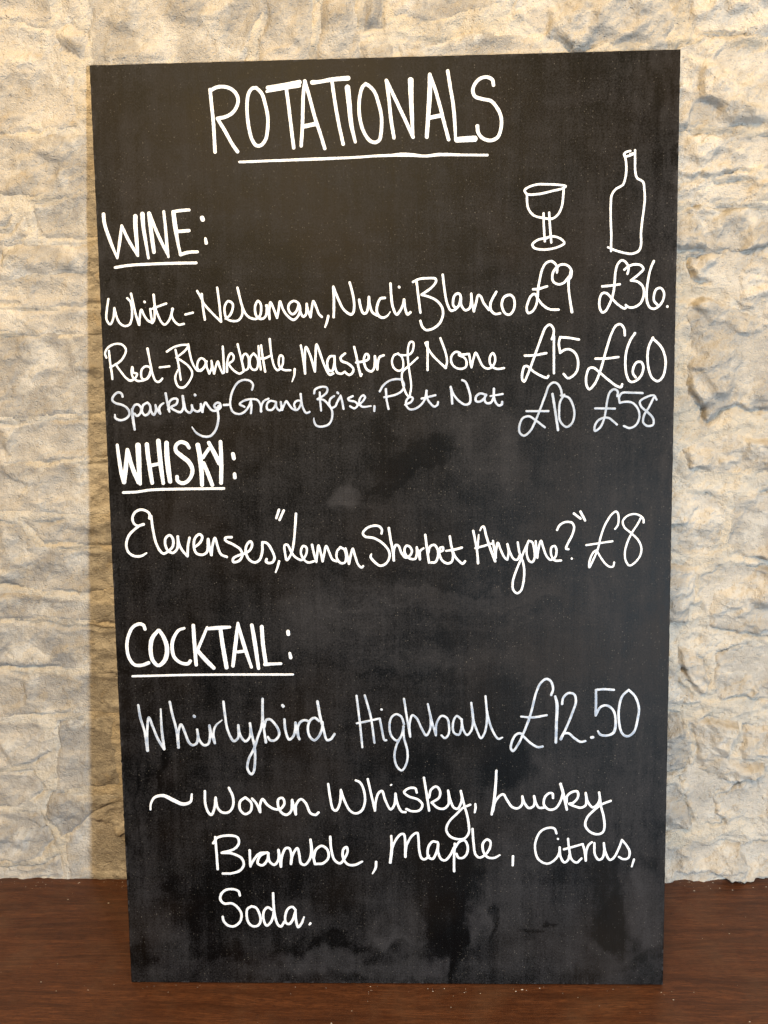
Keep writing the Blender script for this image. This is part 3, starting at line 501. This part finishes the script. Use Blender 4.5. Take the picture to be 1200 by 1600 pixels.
# in the board's own axes: x right, z up the board, -y out of its face
def board_to_photo(x,v):
    q=HB@np.stack([x.ravel(),v.ravel(),np.ones(x.size)])
    return (600+FPX*q[0]/q[2]).reshape(x.shape),(800+FPX*q[1]/q[2]).reshape(x.shape)
def build_panel():
    c=.0007; d=.003
    nx,nz=300,500
    xs=np.linspace(-BW/2+c,BW/2-c,nx); zs=np.linspace(c,BH-c,nz); X,Z=np.meshgrid(xs,zs)
    verts=[(x,0,z) for x,z in zip(X.ravel(),Z.ravel())]
    faces=[]
    for j in range(nz-1):
        for i in range(nx-1):
            a=j*nx+i; faces.append((a,a+1,a+nx+1,a+nx))
    loop=[i for i in range(nx)]+[j*nx+nx-1 for j in range(1,nz)]+[(nz-1)*nx+i for i in range(nx-2,-1,-1)]+[j*nx for j in range(nz-2,0,-1)]
    L=len(loop); rg=random.Random(2)
    nick=lambda a,b: .00028*float(fbm(a*160,b*160,41,3))+(-.0006 if rg.random()<.006 else 0)
    def ring(f):
        b=len(verts)
        for i in loop: verts.append(f(*verts[i]))
        return b
    sx=lambda x:(BW/2)/(BW/2-c)*x
    sz=lambda z:(z-BH/2)*(BH/2)/(BH/2-c)+BH/2
    b1=ring(lambda x,y,z:(sx(x)+nick(x,z),c,sz(z)+nick(z+3,x)))
    b2=ring(lambda x,y,z:(sx(x),BT-c,sz(z)))
    b3=ring(lambda x,y,z:(x,BT,z))
    seq=[loop]+[list(range(b,b+L)) for b in (b1,b2,b3)]
    for A,B in zip(seq,seq[1:]):
        for i in range(L):
            k=(i+1)%L; faces.append((A[k],A[i],B[i],B[k]))
    faces.append(tuple(seq[-1]))
    o=mesh_obj('panel',verts,faces,MAT_BOARD,board,smooth=False)
    # wiped chalk residue (lighter) and damp or clean patches (darker), with the shapes the photograph shows
    P=np.array(verts); U,Vp=board_to_photo(P[:,0],P[:,2])
    wu=U+22*fbm(U/60,Vp/80,1,5)+10*fbm(U/14,Vp/22,31,3); wv=Vp+26*fbm(U/60,Vp/60,8,5)+12*fbm(U/12,Vp/16,38,3)
    def blob(cx,cy,rx,ry,rot=0,soft=.45):
        a=R(rot); dx=(wu-cx)*math.cos(a)+(wv-cy)*math.sin(a); dy=-(wu-cx)*math.sin(a)+(wv-cy)*math.cos(a)
        return 1-sst(1-soft,1+soft,np.sqrt((dx/rx)**2+(dy/ry)**2))
    res=.30+.10*fbm(wu/150,wv/240,21,5)+.06*fbm(wu/40,wv/160,4,4)
    sw=fbm(wv/5,wu/330,51,4); st=fbm(wu/6,wv/420,53,4)          # sideways wipes in the middle, upright ones at the sides
    mid=sst(800,880,Vp)*sst(1110,1050,Vp)*sst(440,560,U)*sst(900,850,U+14*fbm(Vp/30,U/400,5,2))
    res=res+.30*mid*sw+(.22*sst(820,960,U)+.16*sst(330,230,U)+.05)*st+.16*sst(480,560,Vp)*sst(760,700,Vp)*sw*sst(380,300,U)
    for cx,cy,rx,ry,rot,s in [(980,600,90,420,0,.14),(900,980,140,150,0,.10),(530,772,22,12,-8,.40),(770,705,55,70,0,.28),(240,250,50,150,0,.16),(210,620,40,110,0,.12),
        (580,950,120,30,-4,.18),(760,930,130,14,3,.14),(720,1020,150,16,2,.16),(480,970,60,50,0,.15),(300,830,40,120,0,.08),(430,1260,90,60,0,.12),(880,1250,140,90,0,.16),
        (560,1508,170,16,0,.30),(900,1500,130,25,0,.22),(620,1470,60,18,14,.32),(650,1440,60,40,0,.16),(800,1390,50,70,0,.22),(1010,1430,26,60,0,.42),(740,1440,40,26,0,.30),
        (260,1480,30,60,0,.22),(240,1400,30,60,0,.14),(590,1420,30,50,0,.14),(880,1440,50,40,0,.18),(460,1440,60,22,0,.16),(1000,1200,40,160,0,.14)]:
        res=res+1.5*s*blob(cx,cy,rx,ry,rot)
    wet=np.zeros_like(res)
    for cx,cy,rx,ry,rot,s in [(660,715,62,24,-12,.34),(640,745,80,7,-14,.25),(600,700,24,60,0,.22),(985,980,7,110,2,.20),(690,915,120,5,0,.18),(640,1055,110,6,2,.16),
        (700,1440,34,46,0,.42),(712,1500,7,44,0,.75),(722,1470,12,60,0,.30),(958,1450,34,34,0,.50),(950,1380,24,60,0,.30),(858,1442,16,6,0,.50),(828,1456,22,4,0,.40),(770,1440,6,26,0,.45),
        (640,1475,44,12,8,.36),(520,1480,90,8,-4,.20),(330,1480,60,14,6,.22),(190,1500,60,22,0,.22),(800,1200,44,34,0,.34),(770,1140,60,90,0,.20),(700,1360,50,120,0,.24),(400,1400,140,60,0,.16),
        (640,1190,60,24,0,.20),(258,1200,10,26,0,.30),(1010,1490,50,12,-20,.30),(895,880,5,60,12,.12),(860,960,60,4,-10,.14),(350,440,120,90,0,.08),(250,180,90,50,0,.10)]:
        wet=wet+1.25*s*blob(cx,cy,rx,ry,rot,.30)
    ed=np.minimum(np.minimum(P[:,0]+BW/2,BW/2-P[:,0]),np.minimum(P[:,2],BH-P[:,2]))
    res=res+1.6*(ed<.0016)*sst(.30,.55,fbm(P[:,0]*190,P[:,2]*190,61,3))+.25*sst(.006,0,ed)*sst(0,.4,fbm(P[:,0]*60,P[:,2]*60,63,3))
    for nm,val in (('residue',res),('wet',wet)):
        at=o.data.attributes.new(nm,'FLOAT','POINT'); at.data.foreach_set('value',np.clip(val,0,1.8).astype(np.float32))
build_panel()

def catmull(P,step):
    P=np.array(P,float)
    if len(P)==2:
        n=max(2,int(np.hypot(*(P[1,:2]-P[0,:2]))/step)+1); t=np.linspace(0,1,n)[:,None]; return P[0]*(1-t)+P[1]*t
    Q=np.vstack([2*P[0]-P[1],P,2*P[-1]-P[-2]]); out=[]
    for i in range(1,len(Q)-2):
        p0,p1,p2,p3=Q[i-1:i+3]
        tk=[0]
        for a,b in ((p0,p1),(p1,p2),(p2,p3)): tk.append(tk[-1]+max(1e-6,np.hypot(*(b[:2]-a[:2])))**.5)
        t0_,t1,t2,t3=tk; n=max(2,int(np.hypot(*(p2[:2]-p1[:2]))/step)+1)
        for t in np.linspace(t1,t2,n,endpoint=False):
            A1=(t1-t)/(t1-t0_)*p0+(t-t0_)/(t1-t0_)*p1; A2=(t2-t)/(t2-t1)*p1+(t-t1)/(t2-t1)*p2; A3=(t3-t)/(t3-t2)*p2+(t-t2)/(t3-t2)*p3
            B1=(t2-t)/(t2-t0_)*A1+(t-t0_)/(t2-t0_)*A2; B2=(t3-t)/(t3-t1)*A2+(t-t1)/(t3-t1)*A3
            out.append((t2-t)/(t2-t1)*B1+(t-t1)/(t2-t1)*B2)
    out.append(P[-1]); return np.array(out)
CELL=.00034
def ink(name,label,paint,x0,y0,s,w,data,seed):
    strokes=[]
    for st in data.replace('*',';').split(';'):
        pts=[]
        for q in st.split():
            a=[float(c) for c in q.split(',')]; pts.append((x0+a[0]/s,y0+a[1]/s,(a[2] if len(a)>2 else w)/s))
        if len(pts)<2: continue
        c=catmull(pts,1.6)
        bx,bv=photo_to_board(c[:,0],c[:,1]); ex,ev=photo_to_board(c[:,0]+1,c[:,1])
        strokes.append((bx,bv,c[:,2]*.5*(ex-bx)*.885))
    ax=np.concatenate([q[0] for q in strokes]); av=np.concatenate([q[1] for q in strokes]); pad=.005
    gx=np.arange(ax.min()-pad,ax.max()+pad,CELL); gv=np.arange(av.min()-pad,av.max()+pad,CELL)
    Fd=np.full((len(gv),len(gx)),-.01)
    for bx,bv,hw in strokes:
        for i in range(len(bx)-1):
            h=max(hw[i],hw[i+1])+.0012
            i0,i1=np.searchsorted(gx,[min(bx[i],bx[i+1])-h,max(bx[i],bx[i+1])+h]); j0,j1=np.searchsorted(gv,[min(bv[i],bv[i+1])-h,max(bv[i],bv[i+1])+h])
            if i1<=i0 or j1<=j0: continue
            X=gx[None,i0:i1]; V=gv[j0:j1,None]
            ex,ev=bx[i+1]-bx[i],bv[i+1]-bv[i]; t=np.clip(((X-bx[i])*ex+(V-bv[i])*ev)/(ex*ex+ev*ev+1e-14),0,1)
            f=hw[i]*(1-t)+hw[i+1]*t-np.hypot(X-bx[i]-t*ex,V-bv[i]-t*ev)
            Fd[j0:j1,i0:i1]=np.maximum(Fd[j0:j1,i0:i1],f)
    GX,GV=np.meshgrid(gx,gv)
    Fd=Fd+.00016*fbm(GX*900,GV*900,seed,2)+.00010*fbm(GX*250,GV*250,seed+3,2)
    # marching squares -> one thin domed film of paint
    verts=[]; faces=[]; vid={}
    def vert(key,x,v,f):
        k=vid.get(key)
        if k is None: k=vid[key]=len(verts); verts.append((x,-.00006-min(f,.0005)*.30,v))
        return k
    ins=Fd>0; anyc=ins[:-1,:-1]|ins[1:,:-1]|ins[:-1,1:]|ins[1:,1:]
    for j,i in zip(*np.nonzero(anyc)):
        cs=((j,i),(j,i+1),(j+1,i+1),(j+1,i)); poly=[]
        for k in range(4):
            a=cs[k]; b=cs[(k+1)&3]; fa=Fd[a]; fb=Fd[b]
            if fa>0: poly.append(vert(a,gx[a[1]],gv[a[0]],fa))
            if (fa>0)!=(fb>0):
                t=fa/(fa-fb); key=(a,b) if a<b else (b,a)
                poly.append(vert(key,gx[a[1]]+(gx[b[1]]-gx[a[1]])*t,gv[a[0]]+(gv[b[0]]-gv[a[0]])*t,0))
        if len(poly)>2: faces.append(poly)
    o=mesh_obj(name,verts,faces,PAINT[paint],board)
    at=o.data.attributes.new('core','FLOAT','POINT'); at.data.foreach_set('value',[min(1.,max(0.,(-v_[1]-.00006)/.30/.0005*1.2-.35)) for v_ in verts])
    if label: o['label']=label
for i,wd in enumerate(WORDS): ink(*wd,seed=i*7)

# ------------------------------------------------------------------ crumbs of chalk and grit on the ledge
def crumbs():
    rg=random.Random(11); v=[]; f=[]
    for i in range(460):
        if i>=190: x=rg.uniform(-.8,.8); y=WALLY-.004-abs(rg.gauss(0,.009))
        elif i<45: x=rg.uniform(-.31,.31); y=-abs(rg.gauss(0,.010))-.0015
        else: x=rg.uniform(-.75,.75); y=rg.uniform(-.25,WALLY-.006)
        if abs(x)<BW/2 and 0<y<.02: continue
        r=rg.uniform(.00018,.00055)*(1.6 if rg.random()<.07 else 1); b=len(v); a0=rg.uniform(0,6.28); st=rg.choice((1,1,1,2.4))
        for k in range(5):
            a=a0+k*math.tau/5; v.append((x+r*st*math.cos(a)*rg.uniform(.7,1.2),y+r*math.sin(a)*rg.uniform(.7,1.2),LZ+.00004))
        v.append((x,y,LZ+r*rg.uniform(.6,1.1)))
        f+=[(b+k,b+(k+1)%5,b+5) for k in range(5)]
    o=mesh_obj('chalk_crumbs',v,f,MAT_DUST,smooth=False)
    o['kind']='stuff'; o['label']='fine pale specks of chalk and grit scattered on the wooden ledge'; o['category']='dust'
crumbs()
